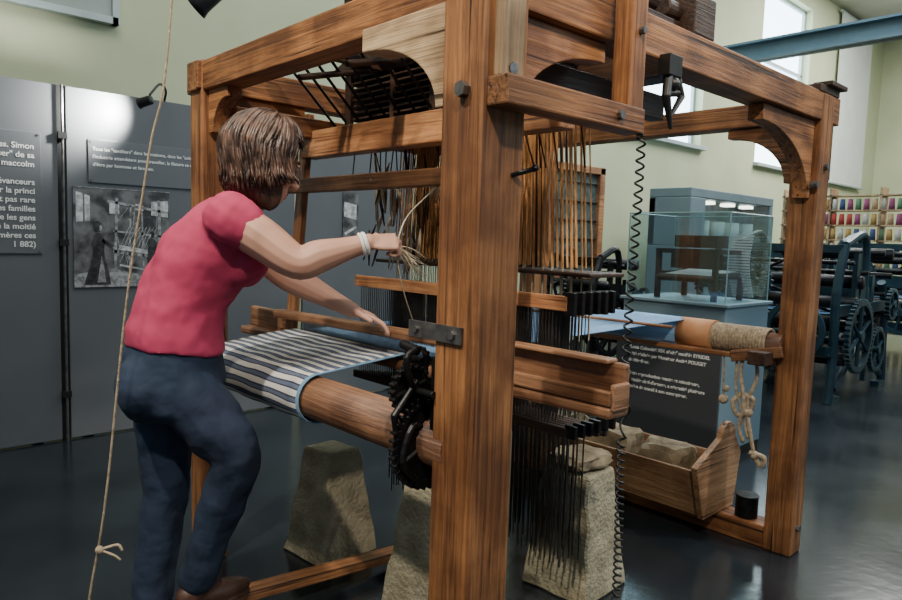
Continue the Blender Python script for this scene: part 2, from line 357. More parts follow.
brace('brace_front_left',(-.01,.07,1.90),(0,1,0),(1,0,0),.34,.24,.10,M['woodl'],LOOM,.06)
brace('brace_front_right',(.07,0,1.885),(1,0,0),(0,1,0),.36,.22,.06,M['woodr'],LOOM,.05)
brace('brace_right',(1.93,0,1.885),(-1,0,0),(0,1,0),.5,.32,.06,W,LOOM,.06)
brace('brace_right_back',(1.99,.06,1.885),(0,1,0),(1,0,0),.3,.25,.06,W,LOOM)
brace('brace_left',(.06,LV,1.885),(1,0,0),(0,1,0),.35,.25,.06,W,LOOM)
brace('brace_left_weaver',(0,LV-.06,1.885),(0,-1,0),(1,0,0),.16,.16,.06,W,LOOM)
beam('cross_beam_upper',(.42,.08,1.725),(.42,LV-.04,1.725),.07,.11,M['woodr'],LOOM)
beam('cross_beam_lower',(.40,.36,1.555),(.40,1.60,1.555),.045,.06,M['woodr'],LOOM)
beam('inner_rail_near',(.05,.10,1.80),(.92,.10,1.80),.05,.08,M['woodd'],LOOM)
beam('inner_rail_far',(.05,LV-.1,1.79),(1.9,LV-.1,1.79),.06,.08,W,LOOM)
beam('batten_sword_far',(.36,1.50,.93),(.42,1.48,1.86),.03,.06,M['woodr'],LOOM)
beam('batten_sword_near',(.33,.27,.93),(.42,.27,1.86),.03,.05,M['woodr'],LOOM)
beam('batten_cap',(.33,.29,1.02),(.33,1.56,1.0),.06,.035,M['batten'],LOOM,.01)
beam('batten_race',(.36,-.18,.915),(.36,1.90,.890),.09,.035,M['batten'],LOOM,.01)
beam('shuttle_box_near',(.39,-.18,.982),(.39,.28,.982),.022,.11,M['batten'],LOOM,.008)
beam('shuttle_box_near_front',(.32,-.18,.952),(.32,.28,.952),.016,.04,M['batten'],LOOM,.005)
beam('shuttle_box_lid',(.375,-.14,1.04),(.375,.28,1.04),.05,.012,M['batten'],LOOM,.004)
beam('shuttle_box_end',(.32,-.18,.955),(.39,-.18,.955),.016,.07,M['batten'],LOOM,.005)
beam('shuttle_box_far',(.38,1.60,.95),(.38,1.90,.95),.03,.10,M['batten'],LOOM,.008)
m=MB()
for k in range(110):
    v=.62+k*.0068; m.rod((.345,v,.92),(.335,v,1.0),.0012,4)
m.obj('reed',M['steel'],LOOM)
for i in range(6):
    u=.49+i*.04
    mt=M['woodr'] if i==0 else M['woodd']
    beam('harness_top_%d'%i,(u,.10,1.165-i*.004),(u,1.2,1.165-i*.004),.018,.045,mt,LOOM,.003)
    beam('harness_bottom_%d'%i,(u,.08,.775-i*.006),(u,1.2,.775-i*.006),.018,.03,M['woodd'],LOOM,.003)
m=MB()
for i in range(6):
    u=.49+i*.04
    for k in range(80):
        v=.16+k*.0127+i*.002; m.rod((u,v,.79),(u,v,1.15),.0016,4)
m.obj('heddles',M['lingo'],LOOM)
m=MB()
for i in range(6):
    u=.49+i*.04
    m.box((u-.008,.075,1.13),(u+.008,.11,1.20)); m.box((u-.007,.05,.76),(u+.007,.09,.80)); 
m.obj('harness_end_irons',M['iron'],LOOM,bevel=.002)
m=MB(); mw=MB(); ml=MB()
for i in range(5):
    for k in range(46):
        v=.30+k*.0222+random.uniform(-.005,.005); u=.76+i*.028
        j=random.uniform(-.02,.02)
        m.rod((u+j,v*.9+.08+j,1.92),(u,v,1.26),.0028,5)
        if k%2==i%2: mw.rod((u,v,1.26),(u,v,1.0),.002,4)
        z0=.72-random.uniform(0,.06); z1=.18+random.uniform(0,.08)
        ml.rod((u,v,1.0),(u,v,z0),.0012,4); ml.rod((u,v,z0),(u,v,z1),.0032,5)
m.obj('harness_cords',M['cord'],LOOM); mw.obj('harness_mails',M['cordw'],LOOM); ml.obj('lingoes',M['lingo'],LOOM)
m=MB(); m2=MB()
for k in range(70):
    v=1.36-random.random()*.8; u=.68+random.uniform(-.05,.05); z=random.uniform(1.26,1.70); t=random.uniform(-.03,.05)
    mm_=m if k%2 else m2
    mm_.tube([(u,v-t,z+.07),(u,v,z),(u+.0,v+t,z-.09)],[.003,.008,.003],6)
m.obj('wooden_tensioners',M['woodd'],LOOM,smooth=True); m2.obj('knotted_cords',M['cordw'],LOOM,smooth=True)
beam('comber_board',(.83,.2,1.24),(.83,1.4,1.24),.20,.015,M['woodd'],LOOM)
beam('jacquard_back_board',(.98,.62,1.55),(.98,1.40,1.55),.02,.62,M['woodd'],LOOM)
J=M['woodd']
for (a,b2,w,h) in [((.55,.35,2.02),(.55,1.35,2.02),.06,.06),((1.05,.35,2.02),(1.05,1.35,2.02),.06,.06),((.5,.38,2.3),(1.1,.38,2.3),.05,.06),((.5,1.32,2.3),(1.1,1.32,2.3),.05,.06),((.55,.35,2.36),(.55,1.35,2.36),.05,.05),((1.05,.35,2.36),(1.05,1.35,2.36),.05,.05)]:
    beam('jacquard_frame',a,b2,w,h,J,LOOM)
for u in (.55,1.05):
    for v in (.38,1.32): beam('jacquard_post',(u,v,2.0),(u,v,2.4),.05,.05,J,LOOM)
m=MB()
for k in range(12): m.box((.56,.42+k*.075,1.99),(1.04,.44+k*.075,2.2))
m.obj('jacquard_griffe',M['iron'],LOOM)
m=MB()
for k in range(9):
    z=1.80+k*.024
    m.box((.50,.75,z),(.74,1.30,z+.008))
m.box((.49,.74,1.78),(.51,.77,2.05)); m.box((.49,1.27,1.78),(.51,1.31,2.05)); m.box((.72,.74,1.78),(.75,.77,2.05)); m.box((.72,1.27,1.78),(.75,1.31,2.05)); m.box((.72,.75,1.78),(.74,1.3,2.05))
m.box((.495,.99,1.78),(.51,1.01,2.03))
m.obj('jacquard_card_box',M['woodd'],LOOM,bevel=.002)
m=MB(); m.prism([(0,0),(.66,0),(.33,.12)],(.47,.70,2.02),(0,1,0),(0,0,1),(1,0,0),.03); m.obj('jacquard_gable',M['woodd'],LOOM)
m=MB()
for k in range(30):
    v=.20+k*.04; m.rod((.60,v,1.90),(.66+random.uniform(-.1,.1),v+random.uniform(-.06,.06),1.60),.003,6)
for k in range(10):
    v=.5+k*.09; m.rod((.25,v,1.98),(.55,v+.1,1.78),.006,6)
m.obj('lifting_wires',M['iron'],LOOM)
m=MB()
m.box((.15,.30,2.0),(.20,1.35,2.04)); m.box((.30,.25,2.02),(.34,1.2,2.07))
for v in (.45,.75,1.05): m.box((.05,v,1.99),(.55,v+.03,2.03)); m.rod((.12,v,1.90),(.5,v+.02,2.0),.012,8)
m.obj('lifting_levers',M['woodd'],LOOM,bevel=.003)

RZ,RU,RR=.835,-.01,.066
cylbeam('cloth_roller',(RU,.03,RZ),(RU,LV-.05,RZ),RR,M['roller'],LOOM)
cm,nt,b=new_mat('striped_cloth'); N=nt.nodes; Lk=nt.links
uv=N.new("ShaderNodeUVMap"); sx=N.new("ShaderNodeSeparateXYZ"); Lk.new(uv.outputs[0],sx.inputs[0])
mm=N.new("ShaderNodeMath"); mm.operation='MULTIPLY'; mm.inputs[1].default_value=1/.040; Lk.new(sx.outputs[0],mm.inputs[0])
fr=N.new("ShaderNodeMath"); fr.operation='FRACT'; Lk.new(mm.outputs[0],fr.inputs[0])
rp=N.new("ShaderNodeValToRGB"); rp.color_ramp.interpolation='CONSTANT'
el=rp.color_ramp.elements; el[0].position=0; el[0].color=(.64,.63,.60,1); el[1].position=.46; el[1].color=(.035,.045,.08,1)
x=el.new(.60); x.color=(.11,.14,.21,1)
x=el.new(.88); x.color=(.035,.045,.08,1)
Lk.new(fr.outputs[0],rp.inputs[0])
gt=N.new("ShaderNodeMath"); gt.operation='LESS_THAN'; gt.inputs[1].default_value=.016; Lk.new(sx.outputs[1],gt.inputs[0])
mx=N.new("ShaderNodeMix"); mx.data_type='RGBA'; Lk.new(gt.outputs[0],mx.inputs[0]); Lk.new(rp.outputs[0],mx.inputs[6]); mx.inputs[7].default_value=(.16,.30,.45,1)
Lk.new(mx.outputs[2],b.inputs['Base Color']); b.inputs['Roughness'].default_value=.85
nn=N.new("ShaderNodeTexNoise"); nn.inputs['Scale'].default_value=180; bb=N.new("ShaderNodeBump"); bb.inputs['Strength'].default_value=.2; bb.inputs['Distance'].default_value=.005
Lk.new(uv.outputs[0],nn.inputs[0]); Lk.new(nn.outputs[0],bb.inputs['Height']); Lk.new(bb.outputs[0],b.inputs['Normal'])
prof=[]; R2=RR+.014
for k in range(9): t=k/8; prof.append((.335*(1-t)+RU*t+.0, RZ+R2+.032*(1-t)))
for k in range(1,27):
    a=pi/2+k*(pi*1.35)/26; prof.append((RU+R2*math.cos(a),RZ+R2*math.sin(a)))
v0,v1=.67,1.42; nv=12; verts=[];faces=[];uvs=[]
arc=[0]
for a,b2 in zip(prof,prof[1:]): arc.append(arc[-1]+math.dist(a,b2))
for i,(u,z) in enumerate(prof):
    for j in range(nv+1):
        v=v0+(v1-v0)*j/nv
        verts.append((u,v,z+.003*math.sin(j*1.7)*math.sin(i*.6))); uvs.append((arc[i],v-v0))
for i in range(len(prof)-1):
    for j in range(nv): a=i*(nv+1)+j; faces.append((a,a+1,a+nv+2,a+nv+1))
me=bpy.data.meshes.new('striped_cloth'); me.from_pydata(verts,[],faces); l=me.uv_layers.new(name='UVMap')
for lp in me.loops: l.data[lp.index].uv=uvs[lp.vertex_index]
me.polygons.foreach_set('use_smooth',[True]*len(me.polygons)); me.materials.append(cm)
o=bpy.data.objects.new('striped_cloth',me); COL.objects.link(o); o.parent=LOOM
sd=o.modifiers.new('s','SOLIDIFY'); sd.thickness=.003
m=MB(); n=190
for k in range(n):
    v=.58+k*.80/n; m.rod((.345,v,.945),(1.97,v-.10,1.0),.0023,4)
m.obj('warp_sheet',M['warp'],LOOM)
gx=MB(); gx.gear((RU-.02,.125,RZ),(0,1,0),.125,36,.02,.03,6); gx.rod((RU-.02,.122,RZ),(RU-.02,.128,RZ),.10,28)
gx.gear((RU-.065,.15,RZ+.135),(0,1,0),.065,20,.02,.018,4); gx.rod((RU-.065,.147,RZ+.135),(RU-.065,.152,RZ+.135),.05,20)
gx.gear((RU-.03,.17,RZ+.20),(0,1,0),.04,14,.025,.012,0)
gx.rod((RU-.01,.02,RZ),(RU-.01,.2,RZ),.018,12); gx.rod((RU-.065,.06,RZ+.135),(RU-.065,.17,RZ+.135),.01,10)
gx.tube(catmull([(RU-.065,.13,RZ+.135),(RU-.09,.125,RZ+.17),(RU-.10,.125,RZ+.22),(RU-.07,.125,RZ+.24)],4),.009,8)
gx.tube(catmull([(RU-.03,.13,RZ+.03),(RU-.09,.11,RZ+.05),(RU-.12,.105,RZ-.03),(RU-.08,.105,RZ-.08)],4),.009,8)
gx.rod((RU-.07,.12,RZ+.235),(RU-.07,.18,RZ+.245),.012,10)
gx.box((RU-.05,.075,RZ+.0),(RU+.06,.09,RZ+.22)); gx.tube([(RU-.12,.13,RZ+.02),(RU-.13,.13,RZ+.08),(RU-.06,.13,RZ+.16)],[.008,.01,.008],8)
gx.obj('take_up_gears',M['iron'],LOOM,bevel=.0015)
m=MB(); m.box((-.078,-.03,1.105),(-.069,.16,1.145)); m.rod((-.085,.0,1.125),(-.069,0,1.125),.011,6); m.rod((-.085,.13,1.125),(-.069,.13,1.125),.009,6)
m.rod((-.09,-.01,1.685),(-.069,-.01,1.685),.018,6); m.rod((-.008,-.1,1.73),(-.008,-.09,1.73),.014,6); m.rod((.35,-.15,1.675),(.35,-.13,1.675),.012,6)
m.rod((1.9,-.07,1.62),(1.9,-.04,1.62),.015,8); m.rod((1.99,-.075,1.70),(1.99,-.06,1.70),.015,8); m.rod((1.99,-.075,.12),(1.99,-.06,.12),.015,8); m.rod((.43,-.15,1.9),(.43,-.13,1.9),.010,8)
m.obj('bolts_and_strap',M['steel'],LOOM)
m=MB(); m.rod((.03,-.07,1.5),(.06,-.11,1.515),.006,8); m.ball((.062,-.113,1.517),.009); m.obj('iron_peg',M['iron'],LOOM)
WU,WZ=1.93,.935
cylbeam('warp_beam',(WU,.03,WZ),(WU,LV-.06,WZ),.045,M['roller'],LOOM)
cylbeam('warp_winding',(WU,.50,WZ),(WU,1.36,WZ),.068,M['warp'],LOOM,32)
cylbeam('warp_paper_band',(WU,.34,WZ),(WU,.51,WZ),.072,M['tan'],LOOM,32)
m=MB()
for k in range(19):
    v=.09+k*.0135; m.tube([(WU+.058*math.cos(2*pi*j/20),v+.0135*j/20,WZ+.058*math.sin(2*pi*j/20)) for j in range(21)],.0075,6)
m.obj('rope_winding',M['rope'],LOOM,smooth=True)
cylbeam('lease_rod_1',(1.55,.35,.998),(1.50,1.4,.998),.007,M['woodr'],LOOM,10)
beam('back_rail',(1.86,.05,.868),(1.86,LV-.06,.868),.03,.022,M['woodr'],LOOM)
beam('warp_beam_bearing',(1.80,.09,.875),(1.98,.09,.875),.08,.06,M['woodd'],LOOM)
beam('warp_beam_bearing_arm',(1.84,.22,.865),(1.90,.02,.905),.03,.05,W,LOOM)
m=MB()
def rp_(pts,r=.009): m.tube(catmull(pts,6),r,8)
rp_([(1.87,.17,.88),(1.86,.18,.80),(1.85,.15,.66),(1.86,.17,.55),(1.87,.15,.48)])
rp_([(1.88,.13,.90),(1.87,.11,.78),(1.86,.14,.66),(1.87,.12,.52),(1.88,.10,.42)])
rp_([(1.87,.17,.70),(1.85,.20,.66),(1.86,.18,.60),(1.88,.14,.62),(1.87,.12,.68),(1.86,.16,.70)],.011)
rp_([(1.88,.10,.42),(1.88,.07,.39),(1.88,.06,.43),(1.87,.12,.44)],.012)
rp_([(1.86,.26,.88),(1.86,.255,.75),(1.86,.25,.68)],.005)
rp_([(1.86,.20,.86),(1.85,.19,.72),(1.87,.16,.60),(1.87,.13,.50)],.006)
m.ball((1.86,.25,.66),.022); m.ball((1.86,.24,.71),.015); m.ball((1.87,.14,.62),.024); m.ball((1.88,.1,.43),.021)
m.obj('tension_ropes',M['rope'],LOOM,smooth=True)
T=empty('weight_crate')
def plank(P,th_vec,name):
    m=MB(); m.v=[V(p) for p in P]+[V(p)+V(th_vec) for p in P]
    n=len(P); m.f=[list(reversed(range(n))),list(range(n,2*n))]+[[k,(k+1)%n,n+(k+1)%n,n+k] for k in range(n)]
    o=m.obj(name,M['crate'],T,bevel=.004)
    for vv in o.data.vertices: vv.co=V((vv.co.y,-vv.co.x,vv.co.z))
    o.rotation_euler=(0,0,pi/2)
plank([(1.80,.30,.105),(1.80,1.38,.105),(1.72,1.38,.335),(1.72,.30,.335)],(.02,0,0),'side_front')
plank([(2.04,.30,.105),(2.04,1.38,.105),(2.10,1.38,.335),(2.10,.30,.335)],(.02,0,0),'side_back')
plank([(1.80,.30,.102),(2.06,.30,.102),(2.06,1.38,.102),(1.80,1.38,.102)],(0,0,.02),'bottom')
def endb(v):
    pts=[(1.78,.102),(2.08,.102),(2.13,.36)]
    for k in range(9):
        t=pi*k/8; pts.append((1.99+.07*math.cos(t),.46+.07*math.sin(t)))
    pts.append((1.69,.36))
    m=MB(); m.prism([(a-1.9,b2) for a,b2 in pts],(1.9,v,0),(1,0,0),(0,0,1),(0,1,0),.03); m.obj('end_board',M['crate'],T,bevel=.004)
endb(.285); endb(1.39)
def rock(name,c,s,seed,parent=None,mat=None):
    import bmesh
    bm=bmesh.new(); bmesh.ops.create_icosphere(bm,subdivisions=3,radius=1)
    for vv in bm.verts:
        p=vv.co.copy(); q=V((max(-.72,min(.72,p.x)),max(-.72,min(.72,p.y)),max(-.7,min(.7,p.z))))
        q*=1+.22*noise.noise(p*1.7+V((seed,0,0)))
        vv.co=V((q.x*s[0],q.y*s[1],q.z*s[2]))+V(c)
    me=bpy.data.meshes.new(name); bm.to_mesh(me); bm.free(); me.materials.append(mat or M['rock'])
    o=bpy.data.objects.new(name,me); COL.objects.link(o); o.parent=parent
    return o
rock('stone_1',(1.90,.52,.28),(.14,.16,.15),1,T); rock('stone_2',(1.91,.85,.27),(.13,.19,.16),2,T); rock('stone_3',(1.88,1.15,.29),(.13,.17,.18),3,T)
m=MB(); m.rod((2.0,.17,.10),(2.0,.17,.20),.05,24); m.rod((2.0,.17,.195),(2.0,.17,.205),.053,24); m.obj('iron_weight',M['iron'],None,bevel=.004)

def block(c,base,top,h,rot,seed):
    import bmesh
    bm=bmesh.new(); bmesh.ops.create_cube(bm,size=1); bmesh.ops.subdivide_edges(bm,edges=bm.edges,cuts=9,use_grid_fill=True)
    for vv in bm.verts:
        t=vv.co.z+.5; k=base*(1-t)+top*t
        p=V((vv.co.x*k,vv.co.y*k,t*h)); p+=V((noise.noise(p*9+V((seed,0,0))),noise.noise(p*9+V((0,seed,0))),0))*.012
        if t>.98: p.z+=noise.noise(p*6+V((seed,1,0)))*.010
        vv.co=p
    me=bpy.data.meshes.new('stone_block'); bm.to_mesh(me); bm.free(); me.materials.append(M['stone'])
    o=bpy.data.objects.new('stone_block',me); COL.objects.link(o); o.location=(c[0],c[1],0); o.rotation_euler=(0,0,rot)
    bv=o.modifiers.new('b','BEVEL'); bv.width=.008
block((.43,1.27),.29,.17,.45,.10,3); block((1.02,.42),.30,.20,.47,.1,8); block((.42,.55),.32,.2,.50,.1,12)
rock('flat_stone',(1.02,.42,.508),(.14,.12,.038),5)

e=empty('treadle')
beam('treadle_bar',(-.42,.98,.125),(.80,.98,.03),.075,.035,M['woodr'],e,.006)
beam('treadle_axle',(.80,.90,.025),(.80,1.06,.025),.05,.05,M['woodd'],e)

e=empty('coiled_cable')
m=MB(); pts=[]
x0,y0=.475,-.12
z=1.645; a=0
while z>.12:
    dense=z<.80
    rr=.0105
    pts.append((x0+rr*math.cos(a)+.010*math.sin(z*5)+(.018*math.sin((z-.8)*14) if .8<z<1.02 else 0),y0+rr*math.sin(a),z))
    a+=2*pi/10*(.35 if .82<z<1.0 else 1); z-=(.0021 if dense else .0030)
m.tube(pts,.0034,5); m.obj('cord',M['black'],e,smooth=True)
m=MB(); m.rod((x0,y0,1.64),(x0,y0,1.665),.01,8); m.tube(catmull([(x0,y0,.12),(x0+.02,y0,.05),(x0+.08,y0-.02,.008),(x0+.3,y0+.1,.006)],6),.004,6); m.obj('plug',M['black'],e,smooth=True)

e=empty('spring_clamp')
m=MB(); m.box((.66,-.09,1.84),(.73,-.05,1.90)); m.tube([(.69,-.07,1.86),(.665,-.08,1.78),(.70,-.08,1.69)],[.016,.014,.006],8); m.tube([(.72,-.07,1.86),(.75,-.08,1.79),(.69,-.08,1.72)],[.016,.012,.006],8); m.rod((.68,-.075,1.79),(.74,-.075,1.80),.011,8); m.ball((.70,-.08,1.82),.02); m.obj('jaws',M['black'],e,bevel=.002)
m=MB(); m.box((.86,-.05,2.004),(.99,.10,2.13)); m.box((.48,.0,2.004),(1.05,.09,2.05)); m.rod((.78,.02,2.08),(.86,.02,2.08),.03,14); m.rod((.60,.03,2.09),(.74,.03,2.09),.035,14); m.obj('lifting_motor',M['woodd'],LOOM,bevel=.006)
m=MB(); m.box((1.88,-.06,2.0),(2.10,.05,2.03)); m.box((1.95,-.08,2.03),(2.13,.0,2.05)); m.obj('loose_planks',M['woodd'],LOOM,bevel=.004)

e=empty('hanging_rope')
m=MB(); m.tube(catmull([(-.43,.56,3.4),(-.492,.608,1.913),(-.536,.643,1.544),(-.580,.687,1.165),(-.624,.731,.637),(-.659,.766,.356),(-.70,.80,.01)],8),.0030,8)
m.ball((-.638,.74,.50),.011); m.tube(catmull([(-.638,.74,.50),(-.60,.72,.51),(-.59,.71,.495)],5),.004,6); m.tube(catmull([(-.638,.74,.50),(-.61,.72,.485),(-.595,.71,.47)],5),.0035,6)
m.obj('rope',M['rope'],e,smooth=True)

# ------------------------------------------------------------------ glass display case
e=empty('display_case')
m=MB(); m.box((2.92,.76,0),(3.50,1.46,.06)); m.obj('plinth_foot',M['black'],e)
m=MB(); m.box((2.90,.76,.05),(3.52,1.48,.98)); m.obj('plinth',M['plinth'],e,bevel=.006)
m=MB(); m.box((2.88,.74,.98),(3.54,1.50,1.0)); m.obj('plinth_top',M['plinth'],e,bevel=.004)
m=MB(); x0,x1,y0,y1,z0,z1=2.91,3.51,.77,1.47,1.0,1.56
t=.004
m.box((x0,y0,z0),(x0+t,y1,z1)); m.box((x1-t,y0,z0),(x1,y1,z1)); m.box((x0,y0,z0),(x1,y0+t,z1)); m.box((x0,y1-t,z0),(x1,y1,z1)); m.box((x0,y0,z1),(x1,y1,z1+t))
m.obj('glass',M['glass'],e)
m=MB()
for x in (x0,x1):
    for y in (y0,y1): m.rod((x,y,z0),(x,y,z1),.004,6)
for (a,b2) in (((x0,y0),(x1,y0)),((x1,y0),(x1,y1)),((x1,y1),(x0,y1)),((x0,y1),(x0,y0))): m.rod((*a,z1),(*b2,z1),.004,6)
m.obj('edges',pmat('glass_edge',(.25,.42,.42),(.3,.48,.48),3,rough=.2,bump=0),e)
m=MB()
for x in (3.02,3.38):
    for y in (.9,1.3): m.box((x-.015,y-.015,1.0),(x+.015,y+.015,1.33))
for y in (.9,1.3): m.box((3.0,y-.012,1.30),(3.4,y+.012,1.33)); m.box((3.0,y-.01,1.16),(3.4,y+.01,1.18))
for x in (3.02,3.2,3.38): m.box((x-.012,.88,1.30),(x+.012,1.32,1.33))
m.box((3.12,.95,1.34),(3.28,1.25,1.42)); m.box((3.14,.92,1.20),(3.16,1.28,1.30))
m.rod((3.02,.9,1.14),(3.02,1.3,1.14),.025,12); m.rod((3.38,.9,1.16),(3.38,1.3,1.16),.03,12)
m.obj('model_loom_frame',M['woodd'],e)
m=MB()
for k in range(30): m.rod((3.02,.93+k*.0115,1.16),(3.38,.93+k*.0115,1.19),.0025,4)
m.obj('model_loom_warp',M['white'],e)
m=MB()
for k in range(22):
    a=k/21; m.box((3.43-.09*math.sin(a*2.6)-.004,.83,1.02+.40*a),(3.43-.09*math.sin(a*2.6)+.006,.97,1.02+.40*a+.013))
m.obj('card_chain',M['blind'],e)
e=empty('information_sign')
m=MB(); m.box((2.86,.75,.0),(2.88,1.49,.82)); m.obj('board',M['signb'],e,bevel=.002)
text('text',"Cette maquette au 1/8 d'un métier à Tisser\n\"Louis Colombié XIX siècle\" modèle SYRIDEL\na été réalisée par Monsieur André POUGET\nde Mirefleur.\n\nCette reproduction exacte et minutieuse,\nvéritable chef-d'oeuvre, a nécessité plusieurs\nannées de travail à son concepteur.",(2.858,1.39,.70),.0305,(0,-1,0),e,M['white'],1.45,off=.035)

# ------------------------------------------------------------------ background museum pieces
M['cab']=pmat('cabinet_paint',(.13,.19,.22),(.17,.23,.26),3,rough=.5,bump=.02)
e=empty('museum_cabinet')
m=MB(); m.box((7.1,3.3,0),(9.6,3.9,1.35)); m.box((7.1,3.3,1.98),(9.6,3.9,2.1)); m.box((7.1,3.8,1.35),(9.6,3.9,1.98)); m.box((7.1,3.3,1.35),(7.5,3.9,1.98)); m.box((9.5,3.3,1.35),(9.6,3.9,1.98)); m.obj('body',M['cab'],e,bevel=.01)
m=MB(); m.box((7.5,3.32,1.35),(9.5,3.33,1.98)); m.obj('glass',M['glass'],e)
m=MB()
for k in range(4): m.rod((7.8+k*.45,3.5,1.36),(7.8+k*.45,3.5,1.7),.1,14)
m.obj('thread_cones',M['blind'],e,smooth=True)
m=MB()
for k in range(3): m.box((7.9+k*.6,3.45,1.93),(8.05+k*.6,3.6,1.97))
m.obj('case_lamps',emat('case_lamp_glow',(1,.93,.8),6),e)

def machine(name,ox,oy,L,Wd,H,mat,seed,warp=True):
    rd=random.Random(seed); e=empty(name); m=MB(); g=MB(); w=MB()
    for y in (oy,oy+Wd):
        m.tube(catmull([(ox,y,0),(ox+.05,y,.4),(ox+.02,y,H*.7),(ox+.15,y,H)],5),.04,8)
        m.tube(catmull([(ox+L,y,0),(ox+L-.05,y,.4),(ox+L-.1,y,H*.6),(ox+L-.25,y,H*.75)],5),.04,8)
        m.tube(catmull([(ox+.1,y,.12),(ox+L*.5,y,.45),(ox+L-.1,y,.12)],6),.035,8)
        m.box((ox,y-.03,H*.55),(ox+L,y+.03,H*.62)); m.box((ox,y-.04,0),(ox+.2,y+.04,.05)); m.box((ox+L-.2,y-.04,0),(ox+L,y+.04,.05))
        m.tube(catmull([(ox+.15,y,H),(ox+L*.45,y,H*1.05),(ox+L*.5,y,H*.6)],6),.035,8)
        m.box((ox+L*.3,y-.02,.3),(ox+L*.36,y+.02,H*.95)); m.box((ox+L*.6,y-.02,.1),(ox+L*.65,y+.02,H*.8))
        m.prism([(0,0),(.35,0),(.28,.18),(.08,.2)],(ox+L*.35,y,H*.6),(1,0,0),(0,0,1),(0,1,0),.05)
    for k in range(14):
        u=ox+L*(.05+.9*rd.random()); z=H*(.25+.75*rd.random()); r=rd.choice([.02,.03,.045,.06])
        g.rod((u,oy-.05,z),(u,oy+Wd+.05,z),r,10)
    for k in range(6):
        u=ox+L*rd.random(); z=H*(.2+.6*rd.random()); g.rod((u,oy+Wd*rd.random(),z),(u+.3*rd.uniform(-1,1),oy+Wd*rd.random(),z+.3*rd.random()),.015,8)
    g.rod((ox+L*.85,oy,H*.45),(ox+L*.85,oy+Wd,H*.45),.13,18); g.rod((ox+.1,oy,H*.5),(ox+.1,oy+Wd,H*.5),.07,16)
    m.gear((ox+L*.25,oy-.10,H*.42),(0,1,0),.34,44,.04,.05,6,.14,.06)
    m.gear((ox+L*.62,oy-.09,H*.30),(0,1,0),.22,30,.04,.04,5,.16,.08); m.gear((ox+L*.8,oy-.12,H*.6),(0,1,0),.16,22,.04,.03,4)
    m.gear((ox-.10,oy+Wd*.3,H*.45),(1,0,0),.26,10,.04,.04,5,.14,.0); m.gear((ox-.08,oy+Wd*.7,H*.75),(1,0,0),.16,20,.04,.03,4)
    m.box((ox-.02,oy,H*.3),(ox+.03,oy+Wd,H*.36)); m.box((ox+.1,oy,H*.95),(ox+.16,oy+Wd,H*1.0)); m.box((ox+L*.5,oy,H*.62),(ox+L*.55,oy+Wd,H*.72))
    for k in range(40): w.rod((ox+.1,oy+.1+(Wd-.2)*k/40,H*.56),(ox+L*.85,oy+.1+(Wd-.2)*k/40,H*.53),.003,4)
    m.obj('frame',mat,e,smooth=False); g.obj('rollers',M['iron'],e,smooth=True)
    if warp: w.obj('warp',M['warp'],e)
    return e
machine('power_loom',5.35,.95,1.5,.95,1.40,M['blue'],1)
machine('power_loom',8.2,.8,1.8,1.1,1.45,M['blue'],2)
machine('power_loom',6.1,2.1,.95,.5,1.25,M['iron'],5,False)
machine('power_loom',4.7,3.05,1.0,.6,1.2,M['iron'],9,False)
machine('power_loom',8.3,2.2,1.4,.8,1.3,M['blue'],12)
e=empty('bobbin_rack')
m=MB()
for k in range(10): m.box((10.4,.0,.15+k*.225),(10.65,3.5,.17+k*.225))
for k in range(6): m.box((10.4,.0+k*.69,0),(10.7,.03+k*.69,2.3))
m.obj('shelves',M['woodl'],e)
cols=[(.42,.05,.04),(.42,.26,.08),(.50,.48,.42),(.05,.08,.18),(.10,.20,.11),(.28,.06,.14),(.46,.30,.16),(.50,.48,.42)]
mbs=[MB() for _ in cols]
for k in range(9):
    for j in range(31):
        y=.08+j*.110; c=random.randrange(len(cols)); mbs[c].tube([(10.45,y,.17+k*.225),(10.45,y,.335+k*.225)],[.045,.032],8)
for c,mb in zip(cols,mbs): mb.obj('bobbins',pmat('yarn',tuple(x*.8 for x in c),c,30,rough=.9,bump=0),e,smooth=True)
e=empty('track_spotlight')
m=MB(); lamp_head(m,(.56,3.0,2.66),(-.5,.5,-.6),.07,.2); m.rod((.64,2.9,2.78),(.64,2.9,4.4),.01,8); m.obj('head',M['black'],e,smooth=True)
m=MB(); m.box((-4,2.88,4.38),(4,2.92,4.42)); 
m.rod((-3,2.9,4.4),(-3,2.9,6.6),.01); m.rod((3,2.9,4.4),(3,2.9,6.6),.01); m.obj('track',M['black'],e)

# ------------------------------------------------------------------ the weaver
WO=empty('woman_weaver')
cl=bpy.data.textures.new('folds','CLOUDS'); cl.noise_scale=.10; cl.noise_depth=1
def remeshed(mb,name,mat,vox,smooth_it=6,fac=.5,disp=0):
    o=mb.obj(name,mat,WO)
    rm=o.modifiers.new('r','REMESH'); rm.mode='VOXEL'; rm.voxel_size=vox; rm.use_smooth_shade=True
    s=o.modifiers.new('s','SMOOTH'); s.iterations=smooth_it; s.factor=fac
    if disp:
        d=o.modifiers.new('d','DISPLACE'); d.texture=cl; d.strength=disp; d.mid_level=.5; d.texture_coords='LOCAL'
    return o
def limb(mb,P,R,n=14,k=6):
    pts=catmull(P,k); rr=catr(R,k); mb.tube(pts,rr,n); mb.ball(pts[0],rr[0]); mb.ball(pts[-1],rr[-1])
def torso(mb,rings,n=28):
    out=[]
    for (cx,cy,cz,a,b2,ang,tilt) in rings:
        f=V((math.cos(ang),math.sin(ang),0)); l=V((-f.y,f.x,0)); f2=(f+V((0,0,-tilt))).normalized()
        out.append((V((cx,cy,cz)),f2*a,l*b2))
    mb.loft(out,n)
ang=math.radians(-18); angs=math.radians(-26)
Rs=V((-.255,.785,1.390)); Re=V((-.115,.64,1.265)); Rw=V((.075,.545,1.330))
